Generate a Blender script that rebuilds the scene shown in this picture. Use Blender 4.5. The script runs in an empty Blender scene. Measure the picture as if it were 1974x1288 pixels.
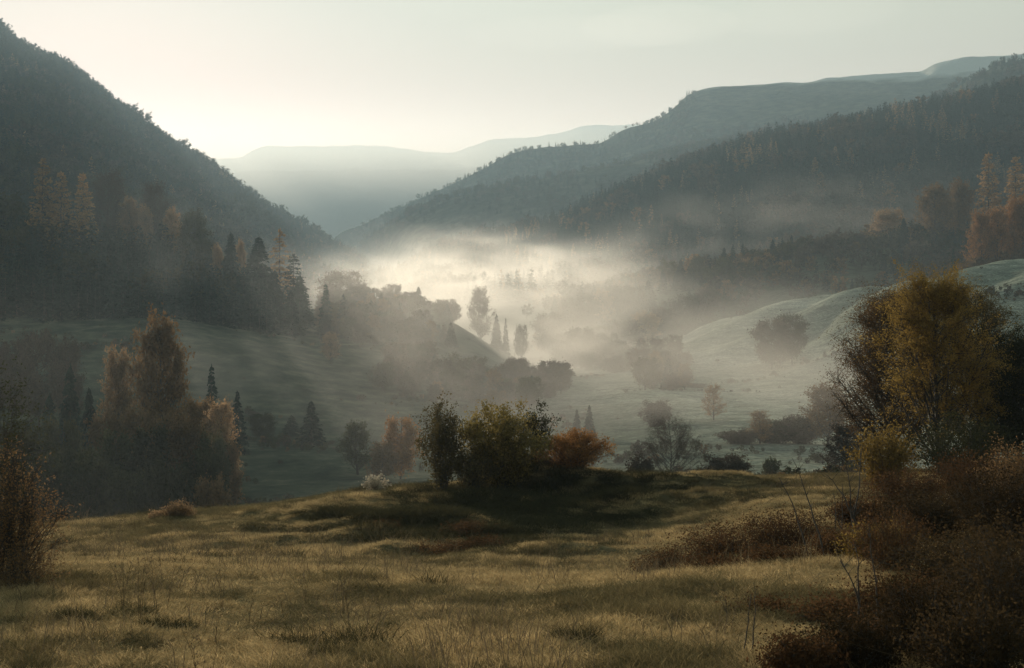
import bpy, math, random
import numpy as np
R = math.radians
F = 2383.0            # focal length in photo pixels (1974 px wide)
CX, HY = 987.0, 500.0 # photo column straight ahead, photo row of the horizon
scene = bpy.context.scene
COL = scene.collection
rng = np.random.default_rng(7)

# ------------------------------------------------------------------ mesh helpers
class MB:
    """collects vertices, faces and a per-face tint"""
    def __init__(s): s.v=[]; s.q=[]; s.t=[]; s.n=0
    def quads(s, V, Q, tint=0.5):
        V=np.asarray(V,float).reshape(-1,3); Q=np.asarray(Q,int).reshape(-1,4)
        s.v.append(V); s.q.append(Q+s.n); s.n+=len(V)
        s.t.append(np.broadcast_to(np.asarray(tint,float),(len(Q),)).copy())
    def tube(s, P, r0, r1, sides=5):
        P=np.asarray(P,float); n=len(P)
        T=np.gradient(P,axis=0); T/=np.linalg.norm(T,axis=1)[:,None]+1e-9
        ref=np.array([0.31,0.9,0.2]); U=np.cross(T,ref); U/=np.linalg.norm(U,axis=1)[:,None]+1e-9
        W=np.cross(T,U); rr=np.linspace(r0,r1,n)[:,None,None]
        a=np.arange(sides)*2*np.pi/sides
        V=P[:,None,:]+rr*(np.cos(a)[None,:,None]*U[:,None,:]+np.sin(a)[None,:,None]*W[:,None,:])
        i=np.arange(n-1)[:,None]*sides; j=np.arange(sides)[None,:]; k=(j+1)%sides
        Q=np.stack([i+j,i+k,i+sides+k,i+sides+j],-1).reshape(-1,4)
        s.quads(V.reshape(-1,3),Q,0.5)
    def leaves(s, C, size, asp=0.5, axis=None, spread=1.0, g=rng, tint=None):
        """diamond leaves at C; long axis random, or near axis when given"""
        N=len(C)
        d=g.normal(size=(N,3))
        if axis is not None: d=axis+d*spread
        d/=np.linalg.norm(d,axis=1)[:,None]+1e-9
        e=g.normal(size=(N,3)); e-=d*(e*d).sum(1)[:,None]; e/=np.linalg.norm(e,axis=1)[:,None]+1e-9
        sz=(np.asarray(size)*g.uniform(0.65,1.3,N))[:,None]
        V=np.stack([C-d*sz*.5, C+e*sz*asp*.5, C+d*sz*.5, C-e*sz*asp*.5],1)
        s.quads(V.reshape(-1,3), np.arange(4*N).reshape(N,4), g.uniform(0,1,N) if tint is None else tint)
    def mesh(s, name, mat, smooth=False):
        me=bpy.data.meshes.new(name)
        V=np.concatenate(s.v); Q=np.concatenate(s.q); T=np.concatenate(s.t)
        me.vertices.add(len(V)); me.vertices.foreach_set('co',V.astype(np.float32).ravel())
        me.loops.add(Q.size); me.loops.foreach_set('vertex_index',Q.astype(np.int32).ravel())
        me.polygons.add(len(Q)); me.polygons.foreach_set('loop_start',np.arange(0,Q.size,4,dtype=np.int32))
        a=me.attributes.new('tint','FLOAT','FACE'); a.data.foreach_set('value',T.astype(np.float32))
        if smooth: me.polygons.foreach_set('use_smooth',np.ones(len(Q),bool))
        me.update(calc_edges=True)
        if mat: me.materials.append(mat)
        return me

def link(name, data, parent=None):
    o=bpy.data.objects.new(name,data); COL.objects.link(o)
    if parent: o.parent=parent
    return o
def tag(o, label=None, cat=None, group=None, kind=None):
    if label: o['label']=label
    if cat: o['category']=cat
    if group: o['group']=group
    if kind: o['kind']=kind
    return o

# ------------------------------------------------------------------ noise
def _hash(ix,iy,seed):
    h=(ix.astype(np.int64)*374761393+iy.astype(np.int64)*668265263+seed*1442695)&0x7fffffff
    h=((h^(h>>13))*1274126177)&0x7fffffff
    return ((h^(h>>16))&0xffff)/65535.0
def vnoise(x,y,seed=0):
    ix=np.floor(x);iy=np.floor(y);fx=x-ix;fy=y-iy
    fx=fx*fx*(3-2*fx);fy=fy*fy*(3-2*fy)
    a=_hash(ix,iy,seed);b=_hash(ix+1,iy,seed);c=_hash(ix,iy+1,seed);d=_hash(ix+1,iy+1,seed)
    return (a*(1-fx)+b*fx)*(1-fy)+(c*(1-fx)+d*fx)*fy-0.5
def fbm(x,y,seed=0,o=4):
    s=0;a=1.0
    for i in range(o):
        s=s+a*vnoise(x*2**i+17.3*i,y*2**i-9.1*i,seed+i); a*=.5
    return s

# ------------------------------------------------------------------ terrain: (photo column, distance, photo row) lines, near to far
def pchip_slopes(x,y):
    h=np.diff(x,axis=0); d=np.diff(y,axis=0)/h
    m=np.zeros_like(y)
    w1=2*h[1:]+h[:-1]; w2=h[1:]+2*h[:-1]
    ok=d[:-1]*d[1:]>0
    with np.errstate(divide='ignore',invalid='ignore'):
        mm=(w1+w2)/(w1/d[:-1]+w2/d[1:])
    m[1:-1]=np.where(ok,mm,0); m[0]=d[0]; m[-1]=d[-1]
    return m
def pchip1(xs,ys,q):
    xs=np.asarray(xs,float); ys=np.asarray(ys,float)
    if len(xs)<3: return np.interp(q,xs,ys)
    m=pchip_slopes(xs[:,None],ys[:,None])[:,0]
    q=np.clip(q,xs[0],xs[-1]); i=np.clip(np.searchsorted(xs,q,side='right')-1,0,len(xs)-2)
    h=xs[i+1]-xs[i]; t=(q-xs[i])/h
    return ys[i]*(1+2*t)*(1-t)**2+h*m[i]*t*(1-t)**2+ys[i+1]*t*t*(3-2*t)+h*m[i+1]*t*t*(t-1)
def L(*p):  # (col,row) pairs
    return p
LINES=[ # (distance or (col,dist) list, (col,row)...)
 (5,   L((0,2025),(1974,2025))),
 (13,  L((0,1330),(987,1316),(1974,1290))),
 (20,  L((0,1150),(987,1158),(1974,1130))),
 (33,  L((0,1088),(400,1080),(800,1092),(1000,1100),(1150,1098),(1500,1050),(1974,1010))),
 (45,  L((0,1058),(130,1055),(300,1048),(600,1035),(900,1030),(1000,1032),(1200,1022),(1500,975),(1974,945))),
 ([(0,50),(300,52),(600,56),(1000,60),(1400,64),(1974,68)],
       L((0,1032),(130,1020),(300,1004),(480,986),(600,966),(700,952),(850,940),(1000,930),(1170,925),(1400,922),(1600,918),(1974,900))),
 (76,  L((0,1065),(300,1050),(600,1012),(1000,985),(1400,975),(1974,950))),
 (110, L((0,1050),(300,1048),(600,1025),(1000,985),(1400,955),(1974,945))),
 (170, L((0,985),(300,985),(500,965),(800,945),(1000,925),(1250,915),(1400,908),(1550,905),(1974,880))),
 (240, L((0,800),(300,815),(500,845),(800,850),(1000,845),(1200,828),(1400,818),(1600,820),(1974,790))),
 (330, L((0,640),(250,640),(450,660),(600,690),(800,725),(950,762),(1100,762),(1250,752),(1400,760),(1550,755),(1700,750),(1974,690))),
 (400, L((0,560),(250,570),(450,610),(600,640),(750,648),(900,672),(1000,715),(1100,730),(1250,722),(1400,722),(1550,700),(1700,630),(1800,585),(1974,555))),
 (460, L((0,480),(200,490),(350,520),(450,560),(540,595),(600,602),(750,590),(860,618),(1000,695),(1080,715),(1250,698),(1300,682),(1450,655),(1560,645),(1650,595),(1760,545),(1850,525),(1974,508))),
 (520, L((0,470),(300,505),(500,580),(700,630),(860,660),(1000,705),(1100,705),(1250,685),(1290,668),(1400,615),(1500,588),(1600,568),(1680,560),(1760,568),(1974,545))),
 (590, L((0,460),(300,525),(600,640),(1000,685),(1250,665),(1400,630),(1600,595),(1800,578),(1974,540))),
 (700, L((0,430),(300,520),(500,600),(700,620),(1000,620),(1100,595),(1250,562),(1400,532),(1550,497),(1700,480),(1850,475),(1974,470))),
 (850, L((0,360),(300,470),(600,585),(1000,590),(1250,555),(1500,510),(1974,465))),
 ([(0,1600),(560,1600),(800,1150),(1974,1150)], L((0,130),(100,175),(233,262),(330,325),(388,360),(466,395),(505,428),(528,448),(600,530),(750,545),(1000,520),(1100,485),(1197,445),(1233,430),(1295,392),(1374,355),(1436,325),(1600,290),(1974,250))),
 ([(0,1900),(640,1900),(800,1450),(1299,1400),(1974,1300)],
       L((0,70),(60,115),(101,128),(171,174),(233,228),(330,294),(407,338),(466,388),(505,414),(563,445),(600,458),(640,482),(700,522),(760,530),(817,492),(895,466),(988,450),(1066,433),(1144,396),(1299,338),(1410,301),(1490,272),(1600,252),(1720,226),(1850,205),(1974,180))),
 ([(0,2300),(640,2200),(800,1650),(1974,1600)],L((0,150),(400,400),(640,520),(900,500),(1144,430),(1410,330),(1600,270),(1974,190))),
 ([(0,2600),(640,2400),(760,1950),(1974,1900)],L((0,150),(400,420),(640,520),(709,462),(794,412),(880,378),(1000,350),(1144,330),(1299,300),(1410,272),(1500,258),(1600,240),(1790,200),(1850,166),(1932,124),(1974,112))),
 ([(0,2800),(640,2550),(800,2250),(1974,2250)],L((0,200),(400,440),(640,520),(709,485),(794,435),(1000,382),(1144,340),(1410,268),(1700,220),(1974,150))),
 ([(0,3100),(600,2800),(662,2700),(1974,2700)],L((0,250),(400,450),(600,495),(662,450),(700,434),(730,420),(800,390),(880,354),(940,324),(994,297),(1050,288),(1100,284),(1149,281),(1202,252),(1268,230),(1299,208),(1330,182),(1366,169),(1432,166),(1543,163),(1600,150),(1693,144),(1769,143),(1808,127),(1870,115),(1932,110),(1974,106),(2500,70))),
 (3600,L((0,300),(400,450),(600,520),(800,480),(1200,330),(1500,250),(1974,190))),
 (6000,L((0,320),(300,320),(410,311),(460,308),(500,290),(520,286),(600,288),(690,284),(780,290),(870,298),(900,291),(950,275),(1030,272),(1080,262),(1130,250),(1190,248),(1300,250),(1500,240),(1974,220))),
 (6800,L((0,430),(1974,430))),
]
def Hbase(X,Y):
    X=np.asarray(X,float); Y=np.asarray(Y,float)
    Yc=np.clip(Y,5.001,6799.)
    px=CX+F*X/Yc
    D=np.empty((len(LINES),)+px.shape); Z=np.empty_like(D)
    for k,(d,p) in enumerate(LINES):
        row=pchip1([a for a,b in p],[b for a,b in p],px)
        dk=np.full(px.shape,float(d)) if not isinstance(d,list) else np.interp(px,[a for a,b in d],[b for a,b in d])
        D[k]=dk; Z[k]=dk*(HY-row)/F
    M=pchip_slopes(D,Z)
    i=np.clip((D<=Yc).sum(0)-1,0,len(LINES)-2)
    g=lambda A,j: np.take_along_axis(A,j[None],0)[0]
    x0=g(D,i);x1=g(D,i+1);h=x1-x0;t=(Yc-x0)/h
    z=g(Z,i)*(1+2*t)*(1-t)**2+h*g(M,i)*t*(1-t)**2+g(Z,i+1)*t*t*(3-2*t)+h*g(M,i+1)*t*t*(t-1)
    return z+np.where(Y<5,(5-Y)*0.16,0)
BUMPS=[] # (x,y,radius_x,radius_y,height) knolls and hummocks of the meadow
def H(X,Y):
    X=np.asarray(X,float); Y=np.asarray(Y,float)
    z=Hbase(X,Y)
    near=np.clip((80-Y)/15,0,1)*np.clip((Y-2)/6,0.3,1)
    z=z+near*(0.30*fbm(X/5.,Y/5.,3,4)+0.10*fbm(X/1.1,Y/1.1,9,2))
    mid=np.clip((Y-70)/40,0,1)*np.clip((760-Y)/100,0,1)
    z=z+mid*(1.3*fbm(X/38.,Y/38.,21,4)+0.35*fbm(X/7.,Y/9.,25,2)+np.clip((X-45)/40,0,1)*np.clip((Y-330)/50,0,1)*1.3*np.sin((Y-.9*X+9*fbm(X/50,Y/50,29,2))/6.5)+np.clip((X+20)/40,0,1)*(.7*fbm(X/26.+Y/60,Y/7.,28,3)))
    far=np.clip((Y-620)/200,0,1)
    z=z+far*(9*fbm(X/120.,Y/120.,41,5))*np.clip(Y/1800,0.35,1)*np.where(Y>4000,1.8,1)
    for bx,by,rx,ry,bh in BUMPS:
        r2=((X-bx)/rx)**2+((Y-by)/ry)**2
        z=z+bh*np.exp(-r2*1.4)*np.where(r2<9,1,0)
    return z
def at(px,Y): return Y*(px-CX)/F
def bump(px,Y,rx,ry,h): BUMPS.append((at(px,Y),Y,rx,ry,h))
for q in ((1085,57.5,3.6,1.5,1.0),(1000,57.5,2.4,1.4,.55),(1180,56,2.8,1.3,.55),(1270,55,2.6,1.2,.55),(1370,54.5,2.6,1.2,.65),(1440,54,1.8,1.1,.4),(1330,50,2.4,1.0,.35),
  (1210,50,2.6,1.2,.4),(930,53,2.6,1.3,.35),(760,47,3.0,1.3,.55),(640,49,2.0,1.2,.45),(880,46,2.4,1.2,.5),(700,44,1.8,.9,.35),(960,44,2.2,1.0,.4),(1060,42,2.4,1.0,.35),
  (765,39,1.2,.7,.42),(980,39.5,2.0,.9,.4),(1090,37,2.6,.8,.42),(480,47,1.6,.9,.28),(330,45,2,.9,.25),(420,42,1.5,.8,.2),(560,43,1.8,.8,.25),(1400,31,2.2,1.0,.35),(1560,33,2.2,1,.35)): bump(*q)

# ------------------------------------------------------------------ materials
def nt(name):
    m=bpy.data.materials.new(name); m.use_nodes=True; t=m.node_tree; t.nodes.clear()
    return m,t
def N(t,ty,**k):
    n=t.nodes.new(ty)
    for a,b in k.items(): setattr(n,a,b)
    return n
def out(t,sock,which='Surface'):
    o=next((n for n in t.nodes if n.type=='OUTPUT_MATERIAL'),None) or N(t,'ShaderNodeOutputMaterial')
    t.links.new(sock,o.inputs[which])
def ramp(t,fac,stops):
    r=N(t,'ShaderNodeValToRGB'); e=r.color_ramp.elements
    while len(e)<len(stops): e.new(0.5)
    for el,(p,c) in zip(e,stops): el.position=p; el.color=(*c,1)
    t.links.new(fac,r.inputs[0]); return r.outputs[0]
def leafmat(name,c0,c1,transl=0.45,var=0.3,gloss=0.0):
    m,t=nt(name)
    a=N(t,'ShaderNodeAttribute',attribute_name='tint'); oi=N(t,'ShaderNodeObjectInfo')
    col=ramp(t,a.outputs['Fac'],[(0,c0),(1,c1)])
    hs=N(t,'ShaderNodeHueSaturation')
    mr=N(t,'ShaderNodeMapRange'); mr.inputs['To Min'].default_value=1-var; mr.inputs['To Max'].default_value=1+var
    t.links.new(oi.outputs['Random'],mr.inputs['Value']); t.links.new(mr.outputs[0],hs.inputs['Value']); t.links.new(col,hs.inputs['Color'])
    d=N(t,'ShaderNodeBsdfDiffuse'); tr=N(t,'ShaderNodeBsdfTranslucent'); mx=N(t,'ShaderNodeMixShader'); mx.inputs[0].default_value=transl
    t.links.new(hs.outputs[0],d.inputs[0]); t.links.new(hs.outputs[0],tr.inputs[0])
    t.links.new(d.outputs[0],mx.inputs[1]); t.links.new(tr.outputs[0],mx.inputs[2])
    res=mx.outputs[0]
    if gloss:
        g=N(t,'ShaderNodeBsdfGlossy'); g.inputs['Roughness'].default_value=0.45; g.inputs[0].default_value=(.8,.8,.8,1)
        m2=N(t,'ShaderNodeMixShader'); m2.inputs[0].default_value=gloss
        t.links.new(res,m2.inputs[1]); t.links.new(g.outputs[0],m2.inputs[2]); res=m2.outputs[0]
    out(t,res); return m
def barkmat(name,c0,c1,scale=8):
    m,t=nt(name)
    tc=N(t,'ShaderNodeTexCoord'); no=N(t,'ShaderNodeTexNoise'); no.inputs['Scale'].default_value=scale; no.inputs['Detail'].default_value=5
    t.links.new(tc.outputs['Object'],no.inputs['Vector'])
    col=ramp(t,no.outputs['Fac'],[(0.3,c0),(0.7,c1)])
    b=N(t,'ShaderNodeBsdfPrincipled'); b.inputs['Roughness'].default_value=0.9
    t.links.new(col,b.inputs['Base Color']); out(t,b.outputs[0]); return m
def groundmat(name,layers,bump=0.3,bscale=1.0):
    """layers: list of (noise scale, stretch, [(pos,colour)...]); the first is the base, later ones mix in by their own noise"""
    m,t=nt(name); geo=N(t,'ShaderNodeNewGeometry')
    base=None
    for i,(sc,st,stops) in enumerate(layers):
        mp=N(t,'ShaderNodeMapping'); mp.inputs['Scale'].default_value=(sc,sc*st,sc); t.links.new(geo.outputs['Position'],mp.inputs['Vector'])
        no=N(t,'ShaderNodeTexNoise'); no.inputs['Scale'].default_value=1; no.inputs['Detail'].default_value=6; no.inputs['Roughness'].default_value=.6
        t.links.new(mp.outputs[0],no.inputs['Vector'])
        c=ramp(t,no.outputs['Fac'],stops)
        if base is None: base=c
        else:
            mx=N(t,'ShaderNodeMix',data_type='RGBA',blend_type='MULTIPLY'); mx.inputs[0].default_value=1
            t.links.new(base,mx.inputs[6]); t.links.new(c,mx.inputs[7]); base=mx.outputs[2]
    b=N(t,'ShaderNodeBsdfPrincipled'); b.inputs['Roughness'].default_value=1; b.inputs['Specular IOR Level'].default_value=0
    t.links.new(base,b.inputs['Base Color'])
    no=N(t,'ShaderNodeTexNoise'); no.inputs['Scale'].default_value=bscale; no.inputs['Detail'].default_value=8; t.links.new(geo.outputs['Position'],no.inputs['Vector'])
    bm=N(t,'ShaderNodeBump'); bm.inputs['Strength'].default_value=bump; bm.inputs['Distance'].default_value=1/bscale
    t.links.new(no.outputs['Fac'],bm.inputs['Height']); t.links.new(bm.outputs[0],b.inputs['Normal'])
    out(t,b.outputs[0]); return m
W1=[(0.3,(.55,.55,.55)),(0.7,(1.2,1.2,1.2))]
M_meadow=groundmat('meadow_soil',[(.35,1,[(.3,(.07,.06,.03)),(.55,(.16,.125,.065)),(.75,(.2,.155,.08))]),(2.5,1,W1)],.6,3)
M_valley=groundmat('frosted_grass',[(.02,1,[(.3,(.16,.175,.14)),(.5,(.30,.31,.25)),(.7,(.46,.45,.38))]),(.12,2.5,[(.35,(.6,.62,.6)),(.65,(1.15,1.15,1.1))]),(.6,2,W1),(1.4,1.3,[(.35,(.55,.55,.5)),(.6,(1.15,1.15,1.15))])],.5,.35)
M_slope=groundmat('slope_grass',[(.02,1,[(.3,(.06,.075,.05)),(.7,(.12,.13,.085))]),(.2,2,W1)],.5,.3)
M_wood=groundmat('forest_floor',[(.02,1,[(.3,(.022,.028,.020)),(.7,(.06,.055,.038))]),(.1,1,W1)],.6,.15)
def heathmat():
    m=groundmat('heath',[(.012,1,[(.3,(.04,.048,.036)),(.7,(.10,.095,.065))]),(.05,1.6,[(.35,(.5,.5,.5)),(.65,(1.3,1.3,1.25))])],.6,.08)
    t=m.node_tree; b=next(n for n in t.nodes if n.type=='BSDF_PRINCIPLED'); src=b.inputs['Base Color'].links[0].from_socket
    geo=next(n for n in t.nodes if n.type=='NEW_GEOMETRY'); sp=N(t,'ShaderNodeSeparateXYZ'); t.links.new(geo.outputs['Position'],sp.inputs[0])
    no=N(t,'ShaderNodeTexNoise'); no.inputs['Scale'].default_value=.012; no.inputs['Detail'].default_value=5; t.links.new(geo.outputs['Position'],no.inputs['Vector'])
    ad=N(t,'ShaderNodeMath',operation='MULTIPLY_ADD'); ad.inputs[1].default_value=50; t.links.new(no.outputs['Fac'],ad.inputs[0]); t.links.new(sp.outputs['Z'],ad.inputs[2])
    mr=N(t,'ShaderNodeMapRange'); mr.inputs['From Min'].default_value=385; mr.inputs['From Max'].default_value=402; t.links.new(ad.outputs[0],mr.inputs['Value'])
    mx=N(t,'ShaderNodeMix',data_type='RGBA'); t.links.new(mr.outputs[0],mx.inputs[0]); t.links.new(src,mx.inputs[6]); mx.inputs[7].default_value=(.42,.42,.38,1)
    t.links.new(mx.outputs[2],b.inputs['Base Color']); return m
M_heath=heathmat()
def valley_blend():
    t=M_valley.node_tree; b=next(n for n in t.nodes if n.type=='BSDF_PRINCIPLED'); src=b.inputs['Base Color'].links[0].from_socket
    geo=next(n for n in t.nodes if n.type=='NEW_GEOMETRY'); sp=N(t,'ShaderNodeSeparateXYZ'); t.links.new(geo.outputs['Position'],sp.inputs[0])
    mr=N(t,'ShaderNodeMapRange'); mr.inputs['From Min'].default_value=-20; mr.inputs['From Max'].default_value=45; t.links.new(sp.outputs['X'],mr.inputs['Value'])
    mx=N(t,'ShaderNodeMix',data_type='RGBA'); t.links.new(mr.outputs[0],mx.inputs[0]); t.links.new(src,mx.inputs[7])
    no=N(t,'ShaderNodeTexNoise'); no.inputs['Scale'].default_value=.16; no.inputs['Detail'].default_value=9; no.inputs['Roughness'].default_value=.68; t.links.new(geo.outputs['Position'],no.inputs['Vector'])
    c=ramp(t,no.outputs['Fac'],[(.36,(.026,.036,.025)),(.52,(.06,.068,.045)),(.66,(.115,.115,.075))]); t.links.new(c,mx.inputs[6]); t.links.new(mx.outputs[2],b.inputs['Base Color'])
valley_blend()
M_bark=barkmat('dark_bark',(.025,.022,.018),(.06,.05,.04),6)
M_pale=barkmat('pale_bark',(.08,.07,.06),(.22,.20,.17),9)
LM={
 'spruce':leafmat('spruce_needles',(.012,.024,.020),(.030,.048,.036),.25),
 'dark':leafmat('dark_leaves',(.03,.035,.018),(.07,.065,.03),.4),
 'brown':leafmat('brown_leaves',(.10,.065,.032),(.24,.145,.07),.5),
 'gold':leafmat('golden_leaves',(.13,.088,.023),(.34,.225,.064),.55,.2),
 'orange':leafmat('orange_leaves',(.15,.075,.028),(.33,.165,.06),.5,.2),
 'pale':leafmat('pale_autumn_leaves',(.20,.13,.07),(.42,.27,.15),.55),
 'larch':leafmat('larch_needles',(.21,.13,.06),(.38,.24,.115),.45),
 'twig':leafmat('bare_twigs',(.05,.04,.03),(.12,.09,.065),.3),
 'olive':leafmat('olive_leaves',(.05,.045,.018),(.15,.11,.04),.5,.15,.02),
 'rust':leafmat('bramble_leaves',(.048,.028,.014),(.125,.066,.030),.5,.2),
 'seed':leafmat('seed_heads',(.30,.26,.19),(.5,.44,.34),.5,.1),
 'grass':leafmat('grass_blades',(.35,.25,.115),(.62,.46,.24),.5,.25),
 'browngrass':leafmat('brown_grass_blades',(.11,.088,.04),(.27,.205,.10),.45,.3),
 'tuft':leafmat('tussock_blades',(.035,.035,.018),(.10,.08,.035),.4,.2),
 'umber':leafmat('umber_leaves',(.026,.019,.010),(.068,.044,.021),.5,.25),
 'yellowgreen':leafmat('yellow_green_leaves',(.07,.06,.018),(.30,.22,.07),.6,.1),
 'stalk':leafmat('dry_stalks',(.10,.075,.045),(.2,.15,.09),.3,.2),
}

# ------------------------------------------------------------------ the ground, in sheets that share their edges
cols=np.concatenate([np.linspace(-5200,-1200,21)[:-1],np.linspace(-1200,-60,40)[:-1],np.arange(-60,2035,4.0),np.linspace(2035,3200,40)[1:],np.linspace(3200,7200,21)[1:]])
def rowsof(a,b,st): return np.linspace(a,b,max(2,int(round((b-a)/st))+1))
def sheet(name,Ys,mat,label,c=cols):
    U=(c-CX)/F
    YY,UU=np.meshgrid(Ys,U,indexing='ij'); XX=YY*UU
    if Ys[0]<5: XX=np.broadcast_to(5*UU,YY.shape).copy()
    ZZ=H(XX,YY)
    m=MB(); n=len(c); i=np.arange(len(Ys)-1)[:,None]*n; j=np.arange(n-1)[None]
    m.quads(np.stack([XX,YY,ZZ],-1).reshape(-1,3),np.stack([i+j,i+j+1,i+n+j+1,i+n+j],-1).reshape(-1,4))
    return tag(link(name,m.mesh(name,mat,True)),label,kind='structure')
edges=dict(meadow=[np.linspace(-60,5,27)[:-1],rowsof(5,34,.25)[:-1],rowsof(34,76,.3)])
sheet('meadow',np.linspace(-60,5,27),M_meadow,'rough grass meadow under the camera')
sheet('meadow',np.concatenate([rowsof(5,34,.25)[:-1],rowsof(34,76,.3)]),M_meadow,'sunlit tan meadow with hummocks in the foreground')
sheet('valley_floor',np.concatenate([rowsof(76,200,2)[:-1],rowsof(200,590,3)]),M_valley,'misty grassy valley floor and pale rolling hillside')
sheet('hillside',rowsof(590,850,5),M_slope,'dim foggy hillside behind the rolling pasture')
k=np.searchsorted(cols,740); far=(cols>-2000)&(cols<4200)
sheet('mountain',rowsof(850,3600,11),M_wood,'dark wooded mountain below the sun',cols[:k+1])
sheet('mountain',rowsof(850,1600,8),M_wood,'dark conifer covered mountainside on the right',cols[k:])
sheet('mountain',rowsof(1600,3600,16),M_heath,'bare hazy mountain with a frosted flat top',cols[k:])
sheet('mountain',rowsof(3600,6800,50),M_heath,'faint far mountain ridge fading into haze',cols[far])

# ------------------------------------------------------------------ sun, sky, haze, camera
SUNX,SUNY=150.0,58.0
sx,sz=(SUNX-CX)/F,(HY-SUNY)/F
sd=np.array([sx,1,sz]); sd/=np.linalg.norm(sd)
elev=math.asin(sd[2]); azl=math.atan2(-sx,1)  # azl: left of straight ahead
sun=bpy.data.lights.new('sun','SUN'); sun.energy=5.0; sun.angle=R(.5); sun.color=(1,.87,.69)
so=link('sun',sun); from mathutils import Vector
so.rotation_euler=Vector((-sd[0],-sd[1],-sd[2])).to_track_quat('-Z','Y').to_euler(); so.location=(0,0,400)
w=bpy.data.worlds.new('World'); scene.world=w; w.use_nodes=True; t=w.node_tree; t.nodes.clear()
sky=N(t,'ShaderNodeTexSky',sky_type='NISHITA'); sky.sun_disc=False; sky.sun_elevation=elev; sky.sun_rotation=-azl
sky.altitude=300; sky.air_density=2.6; sky.dust_density=0.2; sky.ozone_density=4.0
bg=N(t,'ShaderNodeBackground'); bg.inputs[1].default_value=0.15
ow=N(t,'ShaderNodeOutputWorld'); hs=N(t,'ShaderNodeHueSaturation'); hs.inputs['Saturation'].default_value=.55; hs.inputs['Hue'].default_value=.44; t.links.new(sky.outputs[0],hs.inputs['Color']); t.links.new(hs.outputs[0],bg.inputs[0]); t.links.new(bg.outputs[0],ow.inputs[0])

def volmat(name,col,dens,g,noise=None):
    m,t=nt(name); v=N(t,'ShaderNodeVolumePrincipled'); v.inputs['Color'].default_value=(*col,1); v.inputs['Anisotropy'].default_value=g; v.inputs['Density'].default_value=dens
    if noise: noise(t,v)
    out(t,v.outputs[0],'Volume'); return m
def box(name,lo,hi,mat,label):
    x0,y0,z0=lo;x1,y1,z1=hi
    V=[(x0,y0,z0),(x1,y0,z0),(x1,y1,z0),(x0,y1,z0),(x0,y0,z1),(x1,y0,z1),(x1,y1,z1),(x0,y1,z1)]
    Q=[(0,3,2,1),(4,5,6,7),(0,1,5,4),(1,2,6,5),(2,3,7,6),(3,0,4,7)]
    m=MB(); m.quads(V,Q); return tag(link(name,m.mesh(name,mat)),label,kind='stuff')
HAZE=0.00015
box('haze',(-8700,-130,-62),(9600,7000,670),volmat('haze_air',(.62,.85,1),HAZE,.28),'thin haze filling the whole valley air')
PUFFS=[((38,410,-32),(34,45,13),.9),((-32,440,-14),(55,80,26),.5),((215,900,14),(190,160,60),.08),((370,960,30),(160,140,60),.10),((-75,290,-26),(60,90,16),.22),((90,480,-22),(60,80,18),.35),((50,205,-26),(60,95,15),.55)]
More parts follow.
